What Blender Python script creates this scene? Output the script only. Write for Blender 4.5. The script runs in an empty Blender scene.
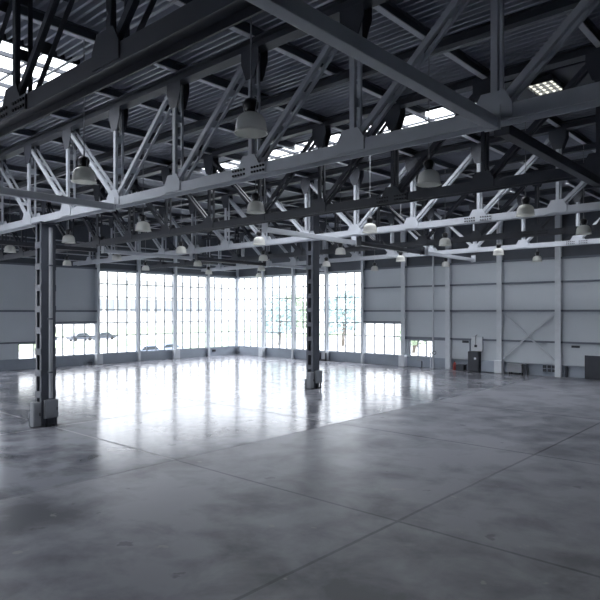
import bpy, bmesh, math, random
from mathutils import Vector, Matrix
random.seed(7)
K = 1.4                                   # metres per layout unit
scene = bpy.context.scene
col = scene.collection

# ------------------------------------------------------------------ helpers
ORIGIN = {}

class MB:
    """collects shapes (layout units, place coordinates) and links them as one mesh object"""
    def __init__(self): self.v = []; self.f = []; self.s = []
    def add(self, vs, fs, smooth=False):
        n = len(self.v)
        self.v += [tuple(p) for p in vs]
        for f in fs:
            self.f.append([i + n for i in f]); self.s.append(smooth)
        return self
    def box(self, x0, x1, y0, y1, z0, z1):
        vs = [(x, y, z) for z in (z0, z1) for y in (y0, y1) for x in (x0, x1)]
        return self.add(vs, [(0,2,3,1),(4,5,7,6),(0,1,5,4),(2,6,7,3),(0,4,6,2),(1,3,7,5)])
    def cbox(self, x, y, z, sx, sy, sz):
        return self.box(x-sx/2, x+sx/2, y-sy/2, y+sy/2, z-sz/2, z+sz/2)
    def rbox(self, x0, x1, y0, y1, z0, z1, b=.01):
        """box with chamfered edges"""
        bm = bmesh.new(); bmesh.ops.create_cube(bm, size=1)
        for v in bm.verts:
            v.co = Vector(((x0+x1)/2+v.co.x*(x1-x0), (y0+y1)/2+v.co.y*(y1-y0), (z0+z1)/2+v.co.z*(z1-z0)))
        bmesh.ops.bevel(bm, geom=bm.edges[:], offset=b, segments=2, affect='EDGES', profile=.6)
        bm.verts.index_update()
        self.add([v.co[:] for v in bm.verts], [[v.index for v in f.verts] for f in bm.faces]); bm.free()
        return self
    def bar(self, a, b, w, d, up=(0,1,0)):
        """rectangular bar from a to b, d thick along 'up', w across"""
        a = Vector(a); b = Vector(b); t = (b-a).normalized(); u = Vector(up)
        u = (u - t*u.dot(t)).normalized(); s = t.cross(u)
        vs = []
        for p in (a, b):
            for i, j in ((-1,-1),(1,-1),(1,1),(-1,1)): vs.append(p + s*(i*w/2) + u*(j*d/2))
        return self.add(vs, [(0,3,2,1),(4,5,6,7),(0,1,5,4),(1,2,6,5),(2,3,7,6),(3,0,4,7)])
    def tube(self, pts, r, n=8, caps=True):
        pts = [Vector(p) for p in pts]; vs = []; fs = []
        for i, p in enumerate(pts):
            t = (pts[min(i+1, len(pts)-1)] - pts[max(i-1, 0)]).normalized()
            u = t.orthogonal().normalized() if i == 0 else (u - t*u.dot(t)).normalized()
            w = t.cross(u)
            for k in range(n):
                a = 2*math.pi*k/n; vs.append(p + (u*math.cos(a) + w*math.sin(a))*r)
        for i in range(len(pts)-1):
            for k in range(n):
                fs.append((i*n+k, i*n+(k+1)%n, (i+1)*n+(k+1)%n, (i+1)*n+k))
        self.add(vs, fs, True)
        if caps:
            self.add(vs[:n], [tuple(range(n))[::-1]]); self.add(vs[-n:], [tuple(range(n))])
        return self
    def lathe(self, x, y, prof, n=24):
        vs = []; fs = []
        for r, z in prof:
            for k in range(n):
                a = 2*math.pi*k/n; vs.append((x+r*math.cos(a), y+r*math.sin(a), z))
        for i in range(len(prof)-1):
            for k in range(n):
                fs.append((i*n+k, i*n+(k+1)%n, (i+1)*n+(k+1)%n, (i+1)*n+k))
        return self.add(vs, fs, True)
    def prism(self, poly, y0, y1):
        """polygon in x,z swept along y"""
        n = len(poly)
        vs = [(x, y0, z) for x, z in poly] + [(x, y1, z) for x, z in poly]
        fs = [tuple(range(n)), tuple(range(2*n-1, n-1, -1))]
        for i in range(n): fs.append((i, i+n, (i+1) % n + n, (i+1) % n))
        return self.add(vs, fs)
    def xprism(self, poly, x0, x1):
        n = len(poly)
        vs = [(x0, y, z) for y, z in poly] + [(x1, y, z) for y, z in poly]
        fs = [tuple(range(n)), tuple(range(2*n-1, n-1, -1))]
        for i in range(n): fs.append((i, i+n, (i+1) % n + n, (i+1) % n))
        return self.add(vs, fs)
    def build(self, name, mat, parent=None):
        o0 = Vector(ORIGIN.get(parent.name, (0,0,0))) if parent else Vector((0,0,0))
        if parent is None:
            vs0 = [Vector(p) for p in self.v]
            lo = [min(p[i] for p in vs0) for i in range(3)]; hi = [max(p[i] for p in vs0) for i in range(3)]
            o0 = Vector(((lo[0]+hi[0])/2, (lo[1]+hi[1])/2, lo[2]))
        me = bpy.data.meshes.new(name)
        me.from_pydata([((Vector(p)-o0)*K)[:] for p in self.v], [], self.f)
        me.polygons.foreach_set('use_smooth', self.s)
        bm = bmesh.new(); bm.from_mesh(me); bmesh.ops.recalc_face_normals(bm, faces=bm.faces[:]); bm.to_mesh(me); bm.free()
        me.materials.append(mat); me.update()
        o = bpy.data.objects.new(name, me); col.objects.link(o)
        if parent: o.parent = parent
        else: o.location = o0*K
        ORIGIN[o.name] = tuple(o0)
        return o

def tag(o, label=None, cat=None, group=None, kind=None):
    if label: o['label'] = label
    if cat: o['category'] = cat
    if group: o['group'] = group
    if kind: o['kind'] = kind
    return o

def empty(name, loc):
    o = bpy.data.objects.new(name, None); o.empty_display_size = .2
    col.objects.link(o); o.location = Vector(loc)*K; ORIGIN[o.name] = tuple(loc)
    return o

def struct(mb, name, mat, parent=None):
    o = mb.build(name, mat, parent)
    if parent is None: o['kind'] = 'structure'
    return o

def copy_tree(o, parent=None):
    c = o.copy(); col.objects.link(c)
    if parent: c.parent = parent
    for ch in list(o.children): copy_tree(ch, c)
    return c

# ------------------------------------------------------------------ materials
def new_mat(name):
    m = bpy.data.materials.new(name); m.use_nodes = True
    return m, m.node_tree.nodes, m.node_tree.links, m.node_tree.nodes['Principled BSDF']

def paint(name, rgb, rough=.5, metal=0., var=.12, scale=3., bump=0.):
    m, N, L, P = new_mat(name)
    geo = N.new('ShaderNodeNewGeometry')
    nz = N.new('ShaderNodeTexNoise'); nz.inputs['Scale'].default_value = scale; nz.inputs['Detail'].default_value = 5
    L.new(geo.outputs['Position'], nz.inputs['Vector'])
    mx = N.new('ShaderNodeMix'); mx.data_type = 'RGBA'
    mx.inputs['A'].default_value = (*[c*(1-var) for c in rgb], 1); mx.inputs['B'].default_value = (*[min(1, c*(1+var)) for c in rgb], 1)
    L.new(nz.outputs['Fac'], mx.inputs['Factor']); L.new(mx.outputs['Result'], P.inputs['Base Color'])
    P.inputs['Roughness'].default_value = rough; P.inputs['Metallic'].default_value = metal
    if bump:
        b = N.new('ShaderNodeBump'); b.inputs['Strength'].default_value = bump; b.inputs['Distance'].default_value = .01
        L.new(nz.outputs['Fac'], b.inputs['Height']); L.new(b.outputs['Normal'], P.inputs['Normal'])
    return m

M = {}
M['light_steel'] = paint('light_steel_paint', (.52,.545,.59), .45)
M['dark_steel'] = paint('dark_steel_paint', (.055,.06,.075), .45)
M['column'] = paint('column_paint', (.10,.11,.135), .5)
M['pipe'] = paint('pipe_zinc', (.42,.44,.47), .4)
M['purlin'] = paint('purlin_paint', (.10,.11,.135), .45)
M['purlin_lit'] = paint('purlin_flange_lit', (.72,.74,.77), .45)  # bottom flanges coloured pale to stand for light bouncing off the floor
M['deck'] = paint('roof_deck', (.42,.44,.50), .35, .3, .15, 1.2)
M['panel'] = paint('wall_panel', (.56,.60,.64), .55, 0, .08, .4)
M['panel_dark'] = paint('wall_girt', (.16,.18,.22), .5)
M['upper_dark'] = paint('upper_wall_dark', (.075,.085,.105), .5)  # wall above the window heads, coloured darker than the panels below
M['plinth'] = paint('plinth_concrete', (.33,.37,.43), .7, 0, .12, 1.5)
M['post'] = paint('post_paint', (.62,.65,.69), .5)
M['mullion'] = paint('mullion_grey', (.16,.18,.21), .5)
M['cabinet'] = paint('cabinet_grey', (.27,.285,.31), .5)
M['white_box'] = paint('white_enamel', (.66,.69,.72), .45)
M['charcoal'] = paint('charcoal', (.04,.044,.056), .5)
M['red'] = paint('red_enamel', (.35,.04,.03), .4)
M['bolt'] = paint('bolt_black', (.03,.03,.035), .5, .4)
M['cable'] = paint('cable_grey', (.30,.31,.33), .5)
M['lamp_black'] = paint('ballast_black', (.02,.02,.024), .35)
M['asphalt'] = paint('asphalt_pale', (.36,.36,.36), .9, 0, .08, .3)
M['lawn'] = paint('lawn_green', (.26,.32,.20), .9, 0, .25, .5)
M['facade'] = paint('facade_white', (.68,.68,.66), .8, 0, .05)
M['facade_glass'] = paint('facade_glass', (.22,.24,.26), .25)
M['car_blue'] = paint('car_blue', (.38,.46,.60), .3)
M['car_dark'] = paint('car_dark', (.07,.08,.10), .3)
M['car_glass'] = paint('car_glass', (.03,.04,.05), .15)
M['rubber'] = paint('rubber', (.02,.02,.02), .8)
M['leaf'] = paint('leaf_green', (.34,.42,.30), .8, 0, .35, 2.)
M['leaf_teal'] = paint('leaf_blue_green', (.36,.46,.46), .8, 0, .3, 2.)
M['bark'] = paint('bark', (.12,.10,.08), .9)

def glass_mat():
    m, N, L, P = new_mat('window_glass'); N.remove(P)
    t = N.new('ShaderNodeBsdfTransparent'); t.inputs['Color'].default_value = (.97,.97,.98,1)
    g = N.new('ShaderNodeBsdfGlossy'); g.inputs['Roughness'].default_value = .02
    lw = N.new('ShaderNodeLayerWeight'); lw.inputs['Blend'].default_value = .5
    pw = N.new('ShaderNodeMath'); pw.operation = 'POWER'; pw.inputs[1].default_value = 5; L.new(lw.outputs['Facing'], pw.inputs[0])
    fr = N.new('ShaderNodeMath'); fr.operation = 'MULTIPLY_ADD'; fr.inputs[1].default_value = .6; fr.inputs[2].default_value = .03
    L.new(pw.outputs[0], fr.inputs[0])
    mx = N.new('ShaderNodeMixShader')
    L.new(fr.outputs[0], mx.inputs['Fac']); L.new(t.outputs[0], mx.inputs[1]); L.new(g.outputs[0], mx.inputs[2])
    L.new(mx.outputs[0], N['Material Output'].inputs['Surface'])
    return m
M['glass'] = glass_mat()

def shade_mat():                                   # prismatic frosted lamp bell
    m, N, L, P = new_mat('frosted_bell')
    P.inputs['Base Color'].default_value = (.86,.86,.83,1); P.inputs['Roughness'].default_value = .22
    tr = N.new('ShaderNodeBsdfTranslucent'); tr.inputs['Color'].default_value = (.95,.95,.92,1)
    mx = N.new('ShaderNodeMixShader'); mx.inputs['Fac'].default_value = .45
    L.new(P.outputs[0], mx.inputs[1]); L.new(tr.outputs[0], mx.inputs[2])
    L.new(mx.outputs[0], N['Material Output'].inputs['Surface'])
    return m
M['bell'] = shade_mat()

def emit_mat(name, rgb, s):
    m, N, L, P = new_mat(name)
    P.inputs['Base Color'].default_value = (.8,.8,.8,1)
    P.inputs['Emission Color'].default_value = (*rgb, 1); P.inputs['Emission Strength'].default_value = s
    return m
M['tube'] = emit_mat('fluorescent_tube', (1,.98,.84), .42)

def floor_mat():
    m, N, L, P = new_mat('polished_concrete')
    geo = N.new('ShaderNodeNewGeometry')
    sc = N.new('ShaderNodeVectorMath'); sc.operation = 'SCALE'; sc.inputs['Scale'].default_value = 1/K
    L.new(geo.outputs['Position'], sc.inputs[0])
    sp = N.new('ShaderNodeSeparateXYZ'); L.new(sc.outputs[0], sp.inputs[0])
    def math_(op, a, b=None, c=None):
        n = N.new('ShaderNodeMath'); n.operation = op
        for i, q in enumerate((a, b, c)):
            if q is None: continue
            if isinstance(q, (int, float)): n.inputs[i].default_value = q
            else: L.new(q, n.inputs[i])
        return n.outputs[0]
    def noise(scale, detail=6, rough=.55, vec=None, dist=0.):
        n = N.new('ShaderNodeTexNoise'); n.inputs['Scale'].default_value = scale; n.inputs['Detail'].default_value = detail
        n.inputs['Roughness'].default_value = rough; n.inputs['Distortion'].default_value = dist
        L.new(vec or sc.outputs[0], n.inputs['Vector']); return n.outputs['Fac']
    def ramp(f, p0, p1, c0=0., c1=1.):
        n = N.new('ShaderNodeMapRange'); n.interpolation_type = 'SMOOTHSTEP'
        n.inputs['From Min'].default_value = p0; n.inputs['From Max'].default_value = p1
        n.inputs['To Min'].default_value = c0; n.inputs['To Max'].default_value = c1
        L.new(f, n.inputs['Value']); return n.outputs[0]
    # saw-cut joints between the slabs
    def joint(coord, off, pitch, w):
        a = math_('SUBTRACT', coord, off); a = math_('DIVIDE', a, pitch)
        a = math_('FRACT', math_('ADD', a, 100.5)); a = math_('ABSOLUTE', math_('SUBTRACT', a, .5))
        return ramp(a, w*.5/pitch, w/pitch, 1., 0.)
    wob = math_('MULTIPLY', math_('SUBTRACT', noise(1.2, 3), .5), .03)
    jx = joint(math_('ADD', sp.outputs['X'], wob), -9.85, 5.25, .035)
    jy = joint(math_('ADD', sp.outputs['Y'], wob), 7.25, 5.3, .035)
    j = math_('MAXIMUM', jx, jy)
    def mixc(fac, a, rgb):
        n = N.new('ShaderNodeMix'); n.data_type = 'RGBA'; L.new(fac, n.inputs['Factor']); L.new(a, n.inputs['A'])
        n.inputs['B'].default_value = (*rgb, 1); return n.outputs['Result']
    big = noise(.30, 4, .55, dist=.4); mid = noise(1.1, 7, .6, dist=.3)
    tone = math_('ADD', math_('MULTIPLY', big, .9), math_('MULTIPLY', mid, .9))     # mean .9
    cr = N.new('ShaderNodeValToRGB'); L.new(tone, cr.inputs['Fac'])
    cr.color_ramp.elements[0].position = .72; cr.color_ramp.elements[0].color = (.09,.093,.112,1)
    cr.color_ramp.elements[1].position = 1.04; cr.color_ramp.elements[1].color = (.29,.297,.33,1)
    # scuffs: a few dark spots and small pale chips
    ex = noise(2.3, 3, .5)
    c = mixc(ramp(ex, .31, .27, 0., .55), cr.outputs['Color'], (.05,.05,.06))
    c = mixc(ramp(ex, .70, .73, 0., .6), c, (.38,.37,.36))
    c = mixc(math_('MULTIPLY', j, .38), c, (.035,.035,.045))
    L.new(c, P.inputs['Base Color'])
    # slabs left of the joint at X = -9.85 are burnished, the near ones are duller
    dull = ramp(sp.outputs['X'], -9.87, -9.83)
    rg = math_('ADD', .13, math_('MULTIPLY', mid, .10))
    rg = math_('ADD', rg, math_('MULTIPLY', dull, .16))
    rg = math_('ADD', rg, math_('MULTIPLY', j, .2))
    L.new(rg, P.inputs['Roughness'])
    spec = math_('ADD', .24, math_('MULTIPLY', dull, .40))
    L.new(spec, P.inputs['Specular IOR Level'])
    b = N.new('ShaderNodeBump'); b.inputs['Strength'].default_value = .2; b.inputs['Distance'].default_value = .03
    h = math_('SUBTRACT', math_('ADD', math_('MULTIPLY', mid, .5), math_('MULTIPLY', ex, .35)), math_('MULTIPLY', j, .6))
    L.new(h, b.inputs['Height']); L.new(b.outputs['Normal'], P.inputs['Normal'])
    return m
M['floor'] = floor_mat()

# ------------------------------------------------------------------ place dimensions
XL, YW = -31.5, 28.5               # inner planes of the glazed left wall and of the end wall
GX, GY = 2.78, 2.714               # bay widths along the end wall and the left wall
XR_, YB = 9.0, -8.0                # the two walls behind the camera
HEAD, SILL = 5.41, .55
def roof_z(y): return 7.98 + .0095*(y-7.2)
PITCH, V0 = 2.2, -11.9             # truss panel, and the node where the diagonals meet
TR = [(3.2,5.40), (7.2,5.355), (11.7,5.52), (16.2,5.58), (20.7,5.63), (25.2,5.70)]

# ------------------------------------------------------------------ floor, walls, roof
struct(MB().box(XL-.3, XR_+.3, YB-.3, YW+.3, -.25, 0), 'floor', M['floor'])

def ribs(mb, x0, x1, y0, y1, pitch=.165, h=.10):
    n = max(1, round((y1-y0)/pitch)); p = (y1-y0)/n
    prof = []
    for i in range(n):
        a = y0+i*p
        prof += [(a, 0), (a+p*.26, 0), (a+p*.32, h), (a+p*.94, h)]
    prof.append((y1, 0))
    m = len(prof)
    vs = [(x, y, roof_z(y)+d) for x in (x0, x1) for y, d in prof]
    mb.add(vs, [(i, i+1, m+i+1, m+i) for i in range(m-1)])
SKY = [(-24.0, -11.0, -6.0, -3.6), (-17.0, -11.2, 4.3, 6.2), (-17.0, -6.3, 13.15, 15.1), (-17.0, -4.4, 22.0, 23.8)]  # first strip is out of view, added to brighten the hall
mb = MB(); y = YB
for x0, x1, a, b in SKY:
    ribs(mb, XL-.3, XR_+.3, y, a); ribs(mb, XL-.3, x0, a, b); ribs(mb, x1, XR_+.3, a, b); y = b
ribs(mb, XL-.3, XR_+.3, y, YW+.3)
struct(mb, 'ceiling', M['deck'])

for k, (x0, x1, a, b) in enumerate(SKY[1:]+SKY[:1]):
    f = MB(); z0, z1 = roof_z(a)-.02, roof_z(b)+.16
    f.box(x0-.06, x0, a-.06, b+.06, z0, z1); f.box(x1, x1+.06, a-.06, b+.06, z0, z1)
    f.box(x0, x1, a-.06, a, z0, z1); f.box(x0, x1, b, b+.06, z0, z1)
    n = round((x1-x0)/.8)
    for i in range(1, n):
        x = x0+(x1-x0)*i/n; f.box(x-.03, x+.03, a, b, z1-.12, z1-.04)
    f.box(x0, x1, (a+b)/2-.02, (a+b)/2+.02, z1-.1, z1-.06)
    w = struct(f, 'window_%d' % (60+k), M['dark_steel'])
    w['label'] = ['skylight at upper left with dark glazing bars', 'long skylight strip above the bottom beam of the nearest light truss', 'far skylight strip at the right edge', 'unseen skylight strip added behind the camera to light the hall', 'skylight strip over the camera'][k]
    MB().box(x0, x1, a, b, z1-.03, z1-.015).build('pane', M['glass'], w)

# ---- left wall: bays counted from the far corner
def glazing(axis, base, u0, u1, z0, z1, panes, levels, name):
    """frame with mullions and transoms; axis 'x' runs along the end wall, 'y' along the left wall"""
    f = MB(); g = MB()
    def bx(mb, a, b, lo, hi, d0, d1):
        if axis == 'x': mb.box(a, b, base+d0, base+d1, lo, hi)
        else: mb.box(base-d1, base-d0, a, b, lo, hi)
    t = .026
    for i in range(panes+1):
        u = u0+(u1-u0)*i/panes; e = t if 0 < i < panes else t*1.3
        bx(f, max(u0, u-e), min(u1, u+e), z0, z1, .02, .09)
    for z in [z0+.02]+[q for q in levels if z0+.1 < q < z1-.1]+[z1-.02]:
        bx(f, u0, u1, z-t, z+t, .015, .095)
    bx(g, u0, u1, z0, z1, .05, .058)
    w = struct(f, name, M['mullion']); g.build('pane', M['glass'], w)
    return w
LEV = [1.61, 2.37, 3.13, 3.89, 4.65]
wn = 1
wl = MB(); pl = MB(); gt = MB(); ul = MB()
for i in range(14):
    b = YW-GY*i; a = b-GY
    if i < 4 or i >= 6:
        glazing('y', XL, a+.06, b-.06, SILL, HEAD, 4, LEV, 'window_%d' % wn); wn += 1; top = HEAD
    elif i == 4:
        glazing('y', XL, a+.06, b-.06, SILL, 2.37, 4, LEV, 'window_%d' % wn); wn += 1; top = 2.37
    else:
        glazing('y', XL, a+1.0, b-.06, SILL-.06, 1.34, 2, [], 'window_%d' % wn); wn += 1; top = 1.34
        wl.box(XL-.12, XL, a-.0, a+1.0, SILL, 1.34)
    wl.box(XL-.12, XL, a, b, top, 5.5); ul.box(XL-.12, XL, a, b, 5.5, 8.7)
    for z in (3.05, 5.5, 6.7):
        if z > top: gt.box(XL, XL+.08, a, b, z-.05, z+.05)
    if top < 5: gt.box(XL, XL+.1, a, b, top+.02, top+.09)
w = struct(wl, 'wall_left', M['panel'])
gt.build('girt', M['panel_dark'], w); ul.build('upper_wall_dark', M['upper_dark'], w)
for z in (5.85, 6.2, 6.55, 6.9): MB().box(XL, XL+.05, -6, YW, z, z+.06).build('upper_girt', M['light_steel'], w)
pl.box(XL-.15, XL+.05, YB, YW, 0, SILL-.01); pl.box(XL-.15, XL+.09, YB, YW, SILL-.04, SILL)
struct(pl, 'baseboard_left', M['plinth'])

# ---- end wall
wl = MB(); pl = MB(); gt = MB(); ul = MB()
for i in range(15):
    a = XL+GX*i; b = a+GX
    if i < 4:
        glazing('x', YW, a+.06, b-.06, SILL, HEAD, 4, LEV, 'window_%d' % wn); wn += 1; top = HEAD
    elif i == 4:
        glazing('x', YW, a+.06, b-.06, SILL, 2.37, 4, LEV, 'window_%d' % wn); wn += 1; top = 2.37
    elif i == 5:
        glazing('x', YW, a+.3, b-.95, SILL, 1.47, 3, [], 'window_%d' % wn); wn += 1; top = 1.47
        wl.box(a, a+.3, YW, YW+.12, SILL, 1.47); wl.box(b-.95, b, YW, YW+.12, SILL, 1.47)
    else: top = SILL
    e = .12 if i >= 6 else 0
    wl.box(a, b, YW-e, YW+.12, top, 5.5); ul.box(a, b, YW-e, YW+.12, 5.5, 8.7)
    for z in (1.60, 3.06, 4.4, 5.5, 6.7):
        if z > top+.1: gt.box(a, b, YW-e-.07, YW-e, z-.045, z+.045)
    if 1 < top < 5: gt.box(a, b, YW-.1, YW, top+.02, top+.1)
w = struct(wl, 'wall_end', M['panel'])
gt.build('girt', M['panel_dark'], w); ul.build('upper_wall_dark', M['upper_dark'], w)
xb = XL+GX*6
pl.box(XL, xb, YW-.05, YW+.15, 0, SILL-.01); pl.box(XL, xb, YW-.09, YW+.15, SILL-.04, SILL)
pl.box(xb, XL+GX*15, YW, YW+.15, 0, SILL)
struct(pl, 'baseboard_end', M['plinth'])
# walls behind the camera
m = MB(); m.box(XL+15, XR_+.3, YB-.12, YB, SILL, HEAD); m.box(XL-.15, XR_+.3, YB-.12, YB, 0, SILL); m.box(XL-.15, XR_+.3, YB-.12, YB, HEAD, 8.7); struct(m, 'wall_back', M['panel'])
struct(MB().box(XR_, XR_+.12, YB-.12, YW+.2, 0, 8.7), 'wall_right', M['panel'])
for i in range(3):  # unseen windows, added to throw daylight on the truss faces
    glazing('x', YB-.12, XL+i*5, XL+i*5+5, SILL, HEAD, 8, LEV, 'window_%d' % wn); wn += 1

# ---- wall posts
ORD = ['first', 'second', 'third', 'fourth', 'fifth', 'sixth', 'seventh', 'eighth', 'ninth']
def wall_post(x, y, axis, foot, label, wide=.16, top=7.9):
    r = empty('wall_post', (x, y, 0)); tag(r, label, 'post', 'steel posts along the walls')
    s = MB()
    if axis == 'y':
        s.box(x, x+.03, y-wide/2, y+wide/2, .0, top); s.box(x+.03, x+.17, y-.02, y+.02, 0, top); s.box(x+.17, x+.2, y-wide/2, y+wide/2, 0, top)
    else:
        s.box(x-wide/2, x+wide/2, y-.03, y, 0, top); s.box(x-.02, x+.02, y-.17, y-.03, 0, top); s.box(x-wide/2, x+wide/2, y-.2, y-.17, 0, top)
    s.build('shaft', M['post'], r)
    if foot:
        f = MB(); h = .62
        if axis == 'y': f.rbox(x+.05, x+.36, y-.19, y+.19, 0, h, .02)
        else: f.rbox(x-.19, x+.19, y-.36, y-.05, 0, h, .02)
        f.build('pedestal', M['post'], r)
wall_post(XL+.02, YW-.02, 'y', False, 'steel post in the corner where the two glass walls meet')
for i in range(1, 6):
    wall_post(XL+.02, YW-GY*i, 'y', i in (2, 4), '%s steel post left of the glass corner, on the left wall' % ORD[i-1])
for i in range(1, 10):
    ft = i in (1, 3, 5, 7)
    off = -.14 if i >= 6 else -.02
    wall_post(XL+GX*i, YW+off, 'x', ft, '%s steel post right of the glass corner, on the end wall' % ORD[i-1], .26 if i >= 5 else .16)

# crossed bracing rods on the end wall
xa, xc = XL+GX*7+.17, XL+GX*8-.17
r = empty('cross_brace', ((xa+xc)/2, YW-.2, .7)); tag(r, 'crossed bracing rods on the grey end wall, right side', 'brace')
MB().bar((xa, YW-.25, 2.95), (xc, YW-.25, .75), .07, .04).build('rod', M['light_steel'], r)
MB().bar((xa, YW-.29, .75), (xc, YW-.29, 2.95), .07, .04).build('rod', M['light_steel'], r)

# ------------------------------------------------------------------ trusses
def truss_proto(mat, name):
    """roof truss in its own plane y = 0, bottom of its bottom chord at z = 0"""
    r = empty(name, (0,0,0)); ks = range(-9, 8)
    X = lambda k: V0+PITCH*k
    x0, x1 = XL+.25, 5.0
    H = 2.2                                          # underside of the top chord
    c = MB()                                         # wide-flange chord, web flat
    c.box(x0, x1, -.13, -.105, 0, .19); c.box(x0, x1, .105, .13, 0, .19); c.box(x0, x1, -.105, .105, .08, .105)
    c.build('bottom_chord', mat, r)
    c = MB()
    c.box(x0, x1, -.12, .12, H+.17, H+.2); c.box(x0, x1, -.02, .02, H+.03, H+.17); c.box(x0, x1, -.12, .12, H, H+.03)
    c.build('top_chord', M['dark_steel'], r)
    def ladder(a, b, w, part):
        m = MB(); a = Vector(a); b = Vector(b); t = (b-a); ln = t.length; t.normalize()
        sd = t.cross(Vector((0,1,0)))
        for q in (-1, 1):                            # two angles, legs turned to the outside
            o = Vector((0, q*.10, 0)); e = 1 if sd.x > 0 else -1
            m.bar(a+o, b+o, w, .014)
            m.bar(a+o*.72+sd*(e*w/2), b+o*.72+sd*(e*w/2), .012, .05)
        n = max(2, int(ln/.55))
        for i in range(1, n):                        # batten plates
            p = a+t*(ln*i/n)
            m.bar(p-t*.07-sd*(e*w*.3), p+t*.07-sd*(e*w*.3), .01, .19)
        m.build(part, mat, r)
    for k in ks:
        x = X(k)
        if not x0+.2 < x < x1-.3: continue
        ladder((x, 0, .12), (x, 0, H+.02), .085, 'vertical')
        for q in (-1, 1):
            g = MB()
            y0, y1 = (-.148, -.131) if q < 0 else (.131, .148)
            g.prism([(x-.25,.03),(x+.25,.03),(x+.25,.20),(x+.15,.37),(x-.15,.37),(x-.25,.20)], y0, y1).build('gusset_plate', mat, r)
        for q in (-1, 1):
            g = MB()
            y0, y1 = (-.115, -.10) if q < 0 else (.10, .115)
            g.prism([(x-.22,H+.01),(x-.22,H-.2),(x-.10,H-.5),(x+.10,H-.5),(x+.22,H-.2),(x+.22,H+.01)], y0, y1).build('top_gusset', M['dark_steel'], r)
        if k >= 0 and X(k+1) < x1: ladder((x+.10, 0, .26), (X(k+1)-.12, 0, H-.12), .085, 'diagonal')
        if k <= 0 and X(k-1) > x0: ladder((x-.10, 0, .26), (X(k-1)+.12, 0, H-.12), .085, 'diagonal')
    xs = X(2)
    m = MB()
    m.box(xs-.42, xs+.42, .131, .152, .005, .188).build('splice_plate', mat, r)
    sp = MB().box(xs-.42, xs+.42, -.152, -.131, .005, .188).build('splice_plate', mat, r)
    for sx in (-1, 1):
        for i in range(5):
            for z in (.055, .135):
                x = xs+sx*(.1+i*.07)
                MB().tube([(x, -.172, z), (x, -.15, z)], .021, 6).build('bolt', M['bolt'], sp)
    return r
names = ['light grey roof truss nearest the camera, crossing the upper left corner',
         'large light grey roof truss with bolted splice, above the left column',
         'dark roof truss just behind the large light grey truss',
         'second light grey roof truss, behind the nearest dark truss',
         'second dark roof truss, far back behind the second light grey truss',
         'farthest light grey roof truss, next to the end wall']
protos = {}
for i, (y, hb) in enumerate(TR):
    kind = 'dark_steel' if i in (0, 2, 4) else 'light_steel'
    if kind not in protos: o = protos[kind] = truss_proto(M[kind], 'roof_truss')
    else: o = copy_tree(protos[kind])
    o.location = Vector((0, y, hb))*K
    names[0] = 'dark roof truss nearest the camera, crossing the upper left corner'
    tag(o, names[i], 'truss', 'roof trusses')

# bottom struts running between the trusses
def strut(x, i, label):
    (ya, ha), (yb, hb_) = TR[i], TR[i+1]
    z = 5.33
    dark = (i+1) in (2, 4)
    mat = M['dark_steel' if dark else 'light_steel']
    r = empty('tie_beam', (x, (ya+yb)/2, z)); tag(r, label, 'beam', 'tie beams between the trusses')
    m = MB(); y0, y1 = (-1.2 if i == 0 else ya+.16), yb-.16; zz = z+.02
    m.rbox(x-.07, x+.07, y0, y1, zz-.08, zz+.06, .012)
    m.build('beam', mat, r)
    for e in (y0-.03, y1): MB().box(x-.1, x+.1, e, e+.03, zz-.1, zz+.2).build('end_plate', mat, r)
BAY = ['between the nearest two trusses', 'from the large light truss to the dark truss behind', 'from the nearest dark truss to the second light truss',
       'from the second light truss to the second dark truss', 'from the second dark truss to the farthest light truss']
for i in (0, 2, 3, 4): strut(V0, i, ('left tie beam ' if i == 0 else 'middle tie beam ')+BAY[i])
for i in range(2): strut(V0+4*PITCH, i, 'right tie beam '+BAY[i])
for i in range(1, 5): strut(V0-4*PITCH, i, 'far left tie beam '+BAY[i])

# ------------------------------------------------------------------ roof purlins and secondary beams
def purlin(x):
    r = empty('roof_purlin', (x, (YB+YW)/2, 7.8))
    tag(r, 'steel purlin running away from the camera under the ribbed roof deck', 'purlin', 'roof purlins')
    def run(a, b, w, z0, z1, mb):
        vs = [(x+s*w, y, roof_z(y)+z) for y in (a, b) for z in (z0, z1) for s in (-1, 1)]
        mb.add(vs, [(0,1,3,2),(4,6,7,5),(0,4,5,1),(2,3,7,6),(0,2,6,4),(1,5,7,3)])
    cuts = [YB]+[q for x0, x1, a, b in SKY if x0-.1 < x < x1+.1 for q in (a-.06, b+.06)]+[YW]
    for a, b in zip(cuts[::2], cuts[1::2]):
        w = MB(); f = MB()
        run(a, b, .012, -.17, -.02, w); run(a, b, .07, -.02, -.002, w); run(a, b, .055, -.19, -.17, f)
        w.build('web', M['purlin'], r); f.build('bottom_flange', M['purlin_lit'], r)
for k in range(-8, 9): purlin(V0+PITCH*k)

def secondary(y, label):
    z = roof_z(y)-.36
    m = MB()
    m.box(XL+.25, 5, y-.08, y+.08, z, z+.02); m.box(XL+.25, 5, y-.012, y+.012, z+.02, z+.15); m.box(XL+.25, 5, y-.08, y+.08, z+.15, z+.165)
    tag(m.build('roof_beam', M['dark_steel']), label, 'beam', 'secondary roof beams')
for y, l in ((9.45, 'roof beam under the deck between the large light truss and the dark truss'),
             (18.45, 'roof beam under the deck between second light and second dark trusses')): secondary(y, l)

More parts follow.
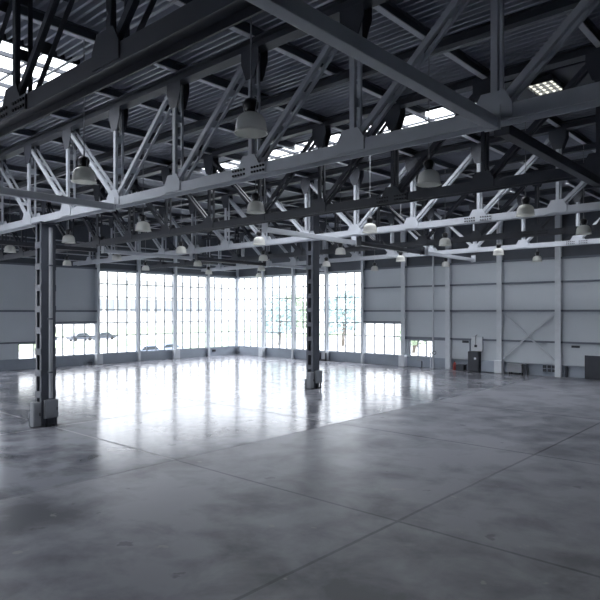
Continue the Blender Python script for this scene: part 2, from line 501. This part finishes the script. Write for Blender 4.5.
# ------------------------------------------------------------------ columns
def column(x, y, top, label, pipe):
    r = empty('steel_column', (x, y, 0)); tag(r, label, 'column', 'built-up steel columns')
    h = .17
    for q in (-1, 1):
        c = MB()
        c.box(x+q*h-.012, x+q*h+.012, y-.18, y+.18, .05, top)
        for e in (-1, 1): c.box(min(x+q*h, x+q*(h-.09)), max(x+q*h, x+q*(h-.09)), y+e*.18-.012, y+e*.18+.012, .05, top)
        c.build('channel', M['column'], r)
    z = .75
    while z < top-.2:
        for e in (-1, 1):
            MB().box(x-.165, x+.165, y+e*.2-.008, y+e*.2+.008, z, z+.17).build('batten_plate', M['column'], r)
        z += .56
    MB().box(x-.22, x+.22, y-.22, y+.22, .0, .04).build('base_plate', M['column'], r)
    MB().box(x-.26, x+.26, y-.26, y+.26, top, top+.04).build('cap_plate', M['column'], r)
    if not pipe: return
    MB().tube([(x+h+.085, y+.02, .74), (x+h+.085, y+.02, top-.1)], .05, 12).build('conduit', M['pipe'], r)
    for zz in (1.4, 2.8, 4.2): MB().box(x+h+.012, x+h+.15, y-.045, y+.085, zz, zz+.04).build('pipe_clamp', M['column'], r)

def cabinet(x0, x1, y0, y1, z0, z1, label, group, face):
    r = empty('electrical_cabinet', ((x0+x1)/2, (y0+y1)/2, z0)); tag(r, label, 'cabinet', group)
    MB().rbox(x0, x1, y0, y1, z0, z1, .012).build('body', M['cabinet'], r)
    if face == 'x':
        d = MB().rbox(x1, x1+.018, y0+.02, y1-.02, z0+.03, z1-.03, .006).build('door', M['cabinet'], r)
        if z0 > .1:
            for yy in (y0+.05, y1-.05): MB().box(x0+.02, x1-.02, yy-.02, yy+.02, 0, z0+.01).build('leg', M['charcoal'], r)
        MB().box(x1+.018, x1+.034, y1-.06, y1-.04, (z0+z1)/2-.04, (z0+z1)/2+.04).build('handle', M['charcoal'], d)
    else:
        d = MB().rbox(x0+.02, x1-.02, y0-.018, y0, z0+.03, z1-.03, .006).build('door', M['cabinet'], r)
        MB().box(x1-.06, x1-.04, y0-.034, y0-.018, (z0+z1)/2-.04, (z0+z1)/2+.04).build('handle', M['charcoal'], d)

column(-15.48, 7.2, TR[1][1]-.04, 'dark built-up steel column with pale pipe, near left', True)
column(-15.17, 17.75, 7.55, 'dark built-up steel column standing in the middle of the floor', False)
for x, y, nm in ((-15.48, 7.2, 'left column'), (-15.17, 17.75, 'middle column')):
    g = 'cabinets at the foot of the '+nm
    cabinet(x+.05, x+.25, y-.43, y-.225, .03, .66, 'tall grey cabinet on the left side of the %s foot' % nm, g, 'x')
    cabinet(x-.07, x+.03, y-.42, y-.30, .0, .40, 'small low grey box leftmost at the %s foot' % nm, g, 'y')
    cabinet(x+.225, x+.32, y-.16, y+.20, .22, .70, 'square grey cabinet on the right side of the %s foot' % nm, g, 'x')

# ------------------------------------------------------------------ bell lamps
def make_lamp():
    r = empty('bell_lamp', (0,0,0))                  # origin at the centre of the rim
    R = .205
    out = [(1.0,0),(.99,.03),(.975,.08),(.955,.13),(.92,.175),(.86,.22),(.755,.26),(.60,.29),(.45,.308),(.34,.315)]
    prof = [(R+.010, -.014), (R+.012, .0)] + [(R*q, z*.78+.004) for q, z in out] + [(R*q-.008, z*.78-.002) for q, z in out[::-1]] + [(R-.006, -.01), (R+.010, -.014)]
    MB().lathe(0, 0, prof, 32).build('bell_shade', M['bell'], r)
    h = MB().lathe(0, 0, [(.0, .235), (.075, .238), (.088, .255), (.062, .275), (.062, .29), (.092, .31), (.10, .37), (.075, .42), (.03, .44), (0, .44)], 20)
    b = h.build('ballast_housing', M['lamp_black'], r)
    for k in range(3):
        a = k*2.094; MB().bar((.08*math.cos(a), .08*math.sin(a), .24), (.112*math.cos(a), .112*math.sin(a), .38), .016, .012, (0,1,0)).build('bracket', M['cable'], b)
    MB().tube([(0,0,.435), (0,0,.53)], .018, 8).build('hook', M['cable'], r)
    return r
RIM = 5.285
lamp_rows = [(5.2, 'in front of the large light truss', 2), (9.42, 'between the large light truss and dark truss behind', 5), (13.95, 'between the dark and second light trusses', 6),
             (18.4, 'between second light and second dark trusses', 6), (22.8, 'between second dark and farthest trusses', 5), (27.0, 'between the farthest truss and end wall', 5)]
LX = [-5.32, -9.77, -14.3, -18.6, -23.2, -27.7]
proto = None
for ri, (y, where, n) in enumerate(lamp_rows):
    xs = [-5.48, -9.71] if ri == 0 else LX[:n] if ri < 4 else LX[1:1+n]
    for i, x in enumerate(sorted(xs)):
        if proto is None: o = proto = make_lamp(); wire0 = None
        else: o = copy_tree(proto)
        for ch in o.children:
            if ch.name.startswith('pendant_cable'): bpy.data.objects.remove(ch)
        dz = .0
        o.location = Vector((x, y, RIM+dz))*K
        MB2 = MB().tube([(0,0,.52), (0,0,roof_z(y)-RIM-dz-.02)], .011, 6)
        o2 = MB2.build('pendant_cable', M['cable']); o2.location = (0,0,0)
        # mesh built around its own base: move it back under the lamp
        for v in o2.data.vertices: v.co.z += .52*K
        o2.parent = o
        q = ORD[i]
        tag(o, ('%s bell lamp from left %s' % (q, where)), 'lamp', 'bell lamps under the roof')
for o in [o for o in bpy.data.objects if o.name.startswith('bell_lamp') and o.type == 'EMPTY']:
    if o['label'].startswith('second bell lamp from left in front'):
        o['label'] = 'largest bell lamp, hanging before the bolted splice of the large light truss'
    elif o['label'].startswith('first bell lamp from left in front'):
        o['label'] = 'second largest bell lamp, at far left before the large light truss'

# conduits that feed the lamp rows
for y, l in ((5.2, 'nearest conduit'), (9.42, 'second conduit'), (13.95, 'third conduit'), (18.4, 'fourth conduit')):
    tag(MB().tube([(XL+.3, y+.08, 7.6), (5, y+.08, 7.6)], .022, 8).build('lamp_conduit', M['pipe']), l+' from the camera running above its row of bell lamps', 'conduit', 'conduits above the lamp rows')

# recessed ceiling light at upper right
cx, cy, cz = -4.42, 12.75, 7.68
r = empty('ceiling_light', (cx, cy, cz)); tag(r, 'square louvred fluorescent light glowing at upper right', 'light')
m = MB(); a, b = .28, .46
m.box(cx-a, cx+a, cy-b, cy+b, cz+.10, cz+.12)
for s in (-1, 1):
    m.box(cx+s*a-.015, cx+s*a+.015, cy-b, cy+b, cz, cz+.1); m.box(cx-a, cx+a, cy+s*b-.015, cy+s*b+.015, cz, cz+.1)
m.build('housing', M['charcoal'], r)
for i in range(4):
    x = cx-a+.07+i*.14
    MB().tube([(x, cy-b+.03, cz+.05), (x, cy+b-.03, cz+.05)], .034, 10).build('tube', M['tube'], r)
m = MB()
for i in range(1, 4): x = cx-a+i*.14; m.box(x-.006, x+.006, cy-b, cy+b, cz+.005, cz+.07)
for i in range(1, 5): y = cy-b+i*2*b/5; m.box(cx-a, cx+a, y-.006, y+.006, cz+.005, cz+.045)
m.build('louvre', M['pipe'], r)
m = MB().box(cx-1.3, cx+1.2, cy-.62, cy+.66, cz+.125, cz+.16)
pn = m.build('soffit_panel', M['dark_steel'], r)

# ------------------------------------------------------------------ fittings along the end wall
F_ = YW-.12                                            # face of the solid panels
def sign(x0, x1, z0, z1, label):
    tag(MB().rbox(x0, x1, F_-.03, F_, z0, z1, .006).build('wall_sign', M['charcoal']), label, 'sign')
sign(-14.08, -13.72, 1.41, 1.53, 'small dark plate on the wall panel left of the white box')
sign(-8.72, -8.36, 1.37, 1.47, 'small dark plate on the end wall, far right')
# access panel with frame
r = empty('door_1', (-14.1, F_, .2)); r['kind'] = 'structure'
MB().box(-14.60, -13.66, F_-.02, F_, .58, 1.54).build('leaf', M['panel'], r)
m = MB(); m.box(-13.68, -13.63, F_-.045, F_, .1, 1.56); m.box(-14.60, -13.66, F_-.04, F_, 1.54, 1.57); m.build('frame', M['panel_dark'], r)
# white box with a dark fixture, over a dark cabinet
r = empty('wall_box', (-13.2, F_, 1.02)); tag(r, 'white box on the end wall with a small dark fixture', 'box')
MB().rbox(-13.52, -12.94, F_-.16, F_, 1.03, 1.74, .015).build('body', M['white_box'], r)
MB().rbox(-13.34, -13.20, F_-.20, F_-.16, 1.22, 1.34, .012).build('fixture', M['charcoal'], r)
MB().tube([(-13.27, F_-.18, 1.34), (-13.27, F_-.18, 1.8), (-13.27, F_-.02, 1.84)], .012, 6).build('cord', M['charcoal'], r)
r = empty('metal_locker', (-13.3, F_-.2, 0)); tag(r, 'dark metal locker with pale sticker under the white wall box', 'cabinet')
MB().rbox(-13.62, -13.05, F_-.34, F_-.02, .03, 1.0, .012).build('body', M['charcoal'], r)
MB().rbox(-13.59, -13.08, F_-.36, F_-.34, .08, .97, .006).build('door', M['charcoal'], r)
MB().cbox(-13.22, F_-.368, .66, .11, .012, .10).build('sticker', M['white_box'], r)
m = MB()
for x in (-13.56, -13.11): m.cbox(x, F_-.18, .015, .07, .25, .03)
m.build('foot', M['charcoal'], r)
# red extinguisher and dark crate
r = empty('fire_extinguisher', (-14.38, F_-.28, 0)); tag(r, 'red fire extinguisher on the floor by the end wall', 'extinguisher')
MB().lathe(-14.38, F_-.28, [(0,0),(.075,0),(.085,.02),(.085,.30),(.06,.37),(.03,.40),(.03,.43),(0,.43)], 16).build('cylinder', M['red'], r)
MB().rbox(-14.41, -14.35, F_-.33, F_-.25, .43, .48, .008).build('valve', M['charcoal'], r)
MB().tube([(-14.38, F_-.33, .45), (-14.36, F_-.42, .40), (-14.34, F_-.40, .2)], .012, 6).build('hose', M['charcoal'], r)
r = empty('storage_crate', (-14.05, F_-.25, 0)); tag(r, 'low dark crate beside the fire extinguisher', 'crate')
MB().rbox(-14.24, -13.82, F_-.42, F_-.08, 0, .26, .012).build('body', M['charcoal'], r)
MB().rbox(-14.26, -13.80, F_-.44, F_-.06, .26, .30, .01).build('lid', M['charcoal'], r)
# pale cabinet against the plinth
r = empty('low_cabinet', (-12.5, F_-.15, 0)); tag(r, 'low pale cabinet between the dark locker and the post pedestal', 'cabinet')
MB().rbox(-12.98, -12.25, F_-.2, F_+.1, .02, .57, .012).build('body', M['plinth'], r)
MB().rbox(-12.95, -12.28, F_-.215, F_-.2, .06, .53, .006).build('door', M['plinth'], r)
# cart
r = empty('trolley_box', (-11.2, F_-.3, 0)); tag(r, 'grey box on small wheels beside the post pedestal', 'trolley')
MB().rbox(-11.55, -10.85, F_-.42, F_-.02, .10, .46, .02).build('body', M['cabinet'], r)
MB().rbox(-11.58, -10.82, F_-.45, F_+.0, .46, .51, .012).build('lid', M['cabinet'], r)
for x in (-11.46, -10.94):
    for y in (F_-.36, F_-.08): MB().tube([(x-.02, y, .05), (x+.02, y, .05)], .05, 12).build('wheel', M['rubber'], r)
MB().rbox(-10.78, -10.66, F_-.3, F_-.05, 0, .5, .01).build('dark_end_post', M['charcoal'], r)
# outlets on plinth
r = empty('socket_panel', (-9.75, F_+.1, .2)); tag(r, 'panel of six dark square sockets low on the end wall', 'panel')
MB().box(-10.06, -9.4, F_+.07, F_+.12, .16, .54).build('backplate', M['plinth'], r)
for i in range(3):
    for j in range(2):
        MB().rbox(-10.02+i*.21, -9.86+i*.21, F_+.03, F_+.07, .19+j*.17, .33+j*.17, .008).build('socket', M['charcoal'], r)
tag(MB().tube([(-8.95, F_+.03, 0), (-8.95, F_+.03, .5)], .06, 10).build('pipe_stub', M['charcoal']), 'short dark pipe standing at the base of the end wall, right', 'pipe')
r = empty('door_2', (-7.9, F_, 0)); r['kind'] = 'structure'
MB().box(-8.15, -7.3, F_-.03, F_+.02, .0, 1.05).build('leaf', M['charcoal'], r)
# thin white downpipe and hose reel next to the small window
r = empty('downpipe', (-15.7, YW-.2, 0)); tag(r, 'thin white vertical pipe right of the small end window', 'pipe')
MB().tube([(-15.7, YW-.26, 0), (-15.7, YW-.26, 7.5)], .05, 10).build('pipe', M['post'], r)
for z in (1.2, 2.6, 4.0): MB().box(-15.76, -15.64, YW-.32, YW-.195, z, z+.05).build('clamp', M['post'], r)
r = empty('valve_riser', (-15.95, YW-.2, 0)); tag(r, 'short bent white pipe with round valve beside the thin downpipe', 'pipe')
MB().tube([(-15.88, YW-.22, 0), (-15.88, YW-.22, .76), (-15.86, YW-.34, .82), (-15.58, YW-.38, .82)], .028, 8).build('pipe', M['post'], r)
m = MB(); pts = [(-15.54+.09*math.cos(a*.5236), YW-.40, .84+.09*math.sin(a*.5236)) for a in range(13)]
m.tube(pts, .018, 6, False); m.build('handwheel', M['charcoal'], r)
r = empty('floor_stand', (-16.4, YW-.4, 0)); tag(r, 'small T-shaped grey stand on the floor under the small end window', 'stand')
MB().box(-16.58, -16.26, YW-.44, YW-.36, .36, .40).build('crossbar', M['cabinet'], r)
MB().box(-16.32, -16.27, YW-.43, YW-.37, .02, .36).build('leg', M['charcoal'], r)
MB().box(-16.42, -16.17, YW-.5, YW-.3, 0, .02).build('base', M['charcoal'], r)
# bits on the left wall
r = empty('junction_box', (XL+.1, 17.1, 0)); tag(r, 'small dark box on the floor against the left wall plinth', 'box')
MB().rbox(XL+.1, XL+.26, 17.0, 17.25, 0, .14, .01).build('body', M['charcoal'], r)
MB().rbox(XL+.12, XL+.24, 17.03, 17.22, .14, .16, .005).build('lid', M['charcoal'], r)
r = empty('wall_socket', (XL+.07, 26.3, .3)); tag(r, 'small dark socket on the left wall plinth near the corner', 'socket')
MB().rbox(XL+.05, XL+.12, 26.2, 26.45, .28, .42, .008).build('body', M['charcoal'], r)
MB().rbox(XL+.12, XL+.135, 26.23, 26.42, .31, .39, .005).build('cover', M['charcoal'], r)
# dark guard at a post foot
m = MB(); x = -23.16
m.box(x-.25, x-.20, YW-.5, YW-.38, 0, .5); m.box(x+.20, x+.25, YW-.5, YW-.38, 0, .5); m.box(x-.25, x+.25, YW-.5, YW-.38, 0, .1)
tag(m.build('post_guard', M['charcoal']), 'dark U-shaped guard at the foot of a post right of the middle column', 'guard')

# ------------------------------------------------------------------ outside
G0 = -.62
struct(MB().box(-190, 60, -60, 160, G0-.3, G0), 'ground', M['asphalt'])
def lawn(x0, x1, y0, y1, label):
    tag(MB().box(x0, x1, y0, y1, G0-.02, G0+.05).build('lawn', M['lawn']), label, 'grass', kind='stuff')
lawn(-66, -56, 5, 80, 'strip of lawn beyond the cars outside the left windows')
lawn(-120, -84, 0, 110, 'wide lawn in front of the far building')
lawn(-50, -12, 36, 42, 'strip of lawn outside the end windows')

def car(x, y, ang, body, label):
    r = empty('car', (0,0,0)); s = MB(); gl = MB()
    L_, W_ = 3.1, 1.25
    prof = [(-1.5,.2),(-1.55,.42),(-1.42,.58),(-.95,.64),(-.55,.98),(.45,1.0),(.95,.66),(1.45,.56),(1.55,.38),(1.5,.2)]
    s.prism(prof, -W_/2, W_/2); b = s.build('body', body, r)
    w = MB().prism([(-.82,.66),(-.5,.94),(.42,.95),(.80,.67)], -W_/2-.01, W_/2+.01)
    w.build('side_windows', M['car_glass'], r)
    for q in (-.95, .95):
        for e in (-1, 1):
            MB().tube([(q, e*(W_/2-.1), .22), (q, e*(W_/2+.02), .22)], .22, 16).build('wheel', M['rubber'], r)
    tag(r, label, 'car', 'cars parked outside the left windows')
    r.location = Vector((x, y, G0))*K; r.rotation_euler.z = ang
car(-40.0, 26.6, math.pi/2, M['car_blue'], 'pale blue car parked close outside the left windows')
car(-41.4, 29.6, math.pi/2, M['car_blue'], 'pale blue car parked behind the nearest blue car')
car(-70.0, 32.2, math.pi/2, M['car_dark'], 'distant dark car leftmost of the far parked cars')
car(-70.0, 37.0, math.pi/2, M['car_dark'], 'distant dark car in the middle of the far parked cars')
car(-70.5, 40.4, math.pi/2, M['car_dark'], 'distant dark car rightmost of the far parked cars')

r = empty('office_building', (-150, 60, G0)); tag(r, 'pale far office building with white piers outside the left windows', 'building')
MB().box(-162, -150, 10, 130, G0, 16).build('wall', M['facade'], r)
for i in range(30):
    y = 12+i*3.9
    MB().box(-150.0, -149.6, y+.6, y+3.1, 3.2, 6.6).build('window', M['facade_glass'], r)
for i in range(31):
    y = 11+i*3.9
    MB().box(-150.0, -148.8, y-.3+.55, y+.3+.55, G0, 12).build('pier', M['facade'], r)
MB().box(-162.5, -148.4, 9.5, 130.5, 12, 13).build('cornice', M['facade'], r)

def tree(x, y, h, rad, mat, label):
    r = empty('tree', (x, y, G0)); tag(r, label, 'tree', 'trees outside the glass walls')
    MB().tube([(x, y, G0), (x+.1, y, G0+h*.3), (x, y+.1, G0+h*.6)], .16, 8).build('trunk', M['bark'], r)
    lf = MB()
    for i in range(420):
        while True:
            p = Vector((random.uniform(-1,1), random.uniform(-1,1), random.uniform(-1,1)))
            if .35 < p.length < 1: break
        k_ = 1+.25*math.sin(5*p.x+3*p.z)*math.cos(4*p.y)
        c = Vector((x+p.x*rad*k_, y+p.y*rad*k_, G0+h*.62+p.z*h*.40*k_))
        n = Vector((random.gauss(0,1), random.gauss(0,1), random.gauss(0,1))).normalized()
        u = n.orthogonal().normalized(); v = n.cross(u); s = random.uniform(.14, .3)*rad/1.6
        lf.add([c-u*s, c+v*s*.6+n*s*.25, c+u*s, c-v*s*.6+n*s*.25], [(0,1,2,3)])
    lf.build('foliage', mat, r)
tree(-45, 47, 5.5, 2.2, M['leaf_teal'], 'blue-green tree left of the middle column outside the end windows')
tree(-38.5, 50, 6.0, 2.2, M['leaf_teal'], 'blue-green tree directly left behind the middle column outside')
tree(-32, 54, 5.2, 2.2, M['leaf_teal'], 'blue-green tree right of the middle column outside')
tree(-27.5, 46, 2.6, 1.5, M['leaf'], 'low green bush outside the stepped end window')
tree(-51, 56, 6.0, 2.4, M['leaf'], 'pale green tree outside beyond the glass corner')

# ------------------------------------------------------------------ daylight
w = bpy.data.worlds.new('overcast_sky'); scene.world = w; w.use_nodes = True
N, L = w.node_tree.nodes, w.node_tree.links
bg = N['Background']
tc = N.new('ShaderNodeTexCoord'); sp = N.new('ShaderNodeSeparateXYZ'); L.new(tc.outputs['Generated'], sp.inputs[0])
cr = N.new('ShaderNodeValToRGB'); L.new(sp.outputs['Z'], cr.inputs['Fac'])
cr.color_ramp.elements[0].position = 0; cr.color_ramp.elements[0].color = (.30,.318,.335,1)
cr.color_ramp.elements[1].position = 1; cr.color_ramp.elements[1].color = (.92,.955,1,1)
L.new(cr.outputs['Color'], bg.inputs['Color']); bg.inputs['Strength'].default_value = 4.2

# ------------------------------------------------------------------ camera
cd = bpy.data.cameras.new('camera'); cam = bpy.data.objects.new('camera', cd); col.objects.link(cam)
cd.sensor_width = 36; cd.lens = 36*591/600; cd.shift_y = 12/600; cd.clip_end = 600
cam.location = (0, 0, 3*K); cam.rotation_euler = (math.pi/2, 0, math.radians(41.76))
scene.camera = cam
scene.view_settings.view_transform = 'Standard'; scene.view_settings.look = 'None'
scene.view_settings.gamma = 1; scene.view_settings.use_curve_mapping = False
scene.view_settings.exposure = 1.5
scene.cycles.max_bounces = 10; scene.cycles.diffuse_bounces = 6; scene.cycles.glossy_bounces = 5; scene.cycles.transparent_max_bounces = 16
scene.cycles.sample_clamp_indirect = 8
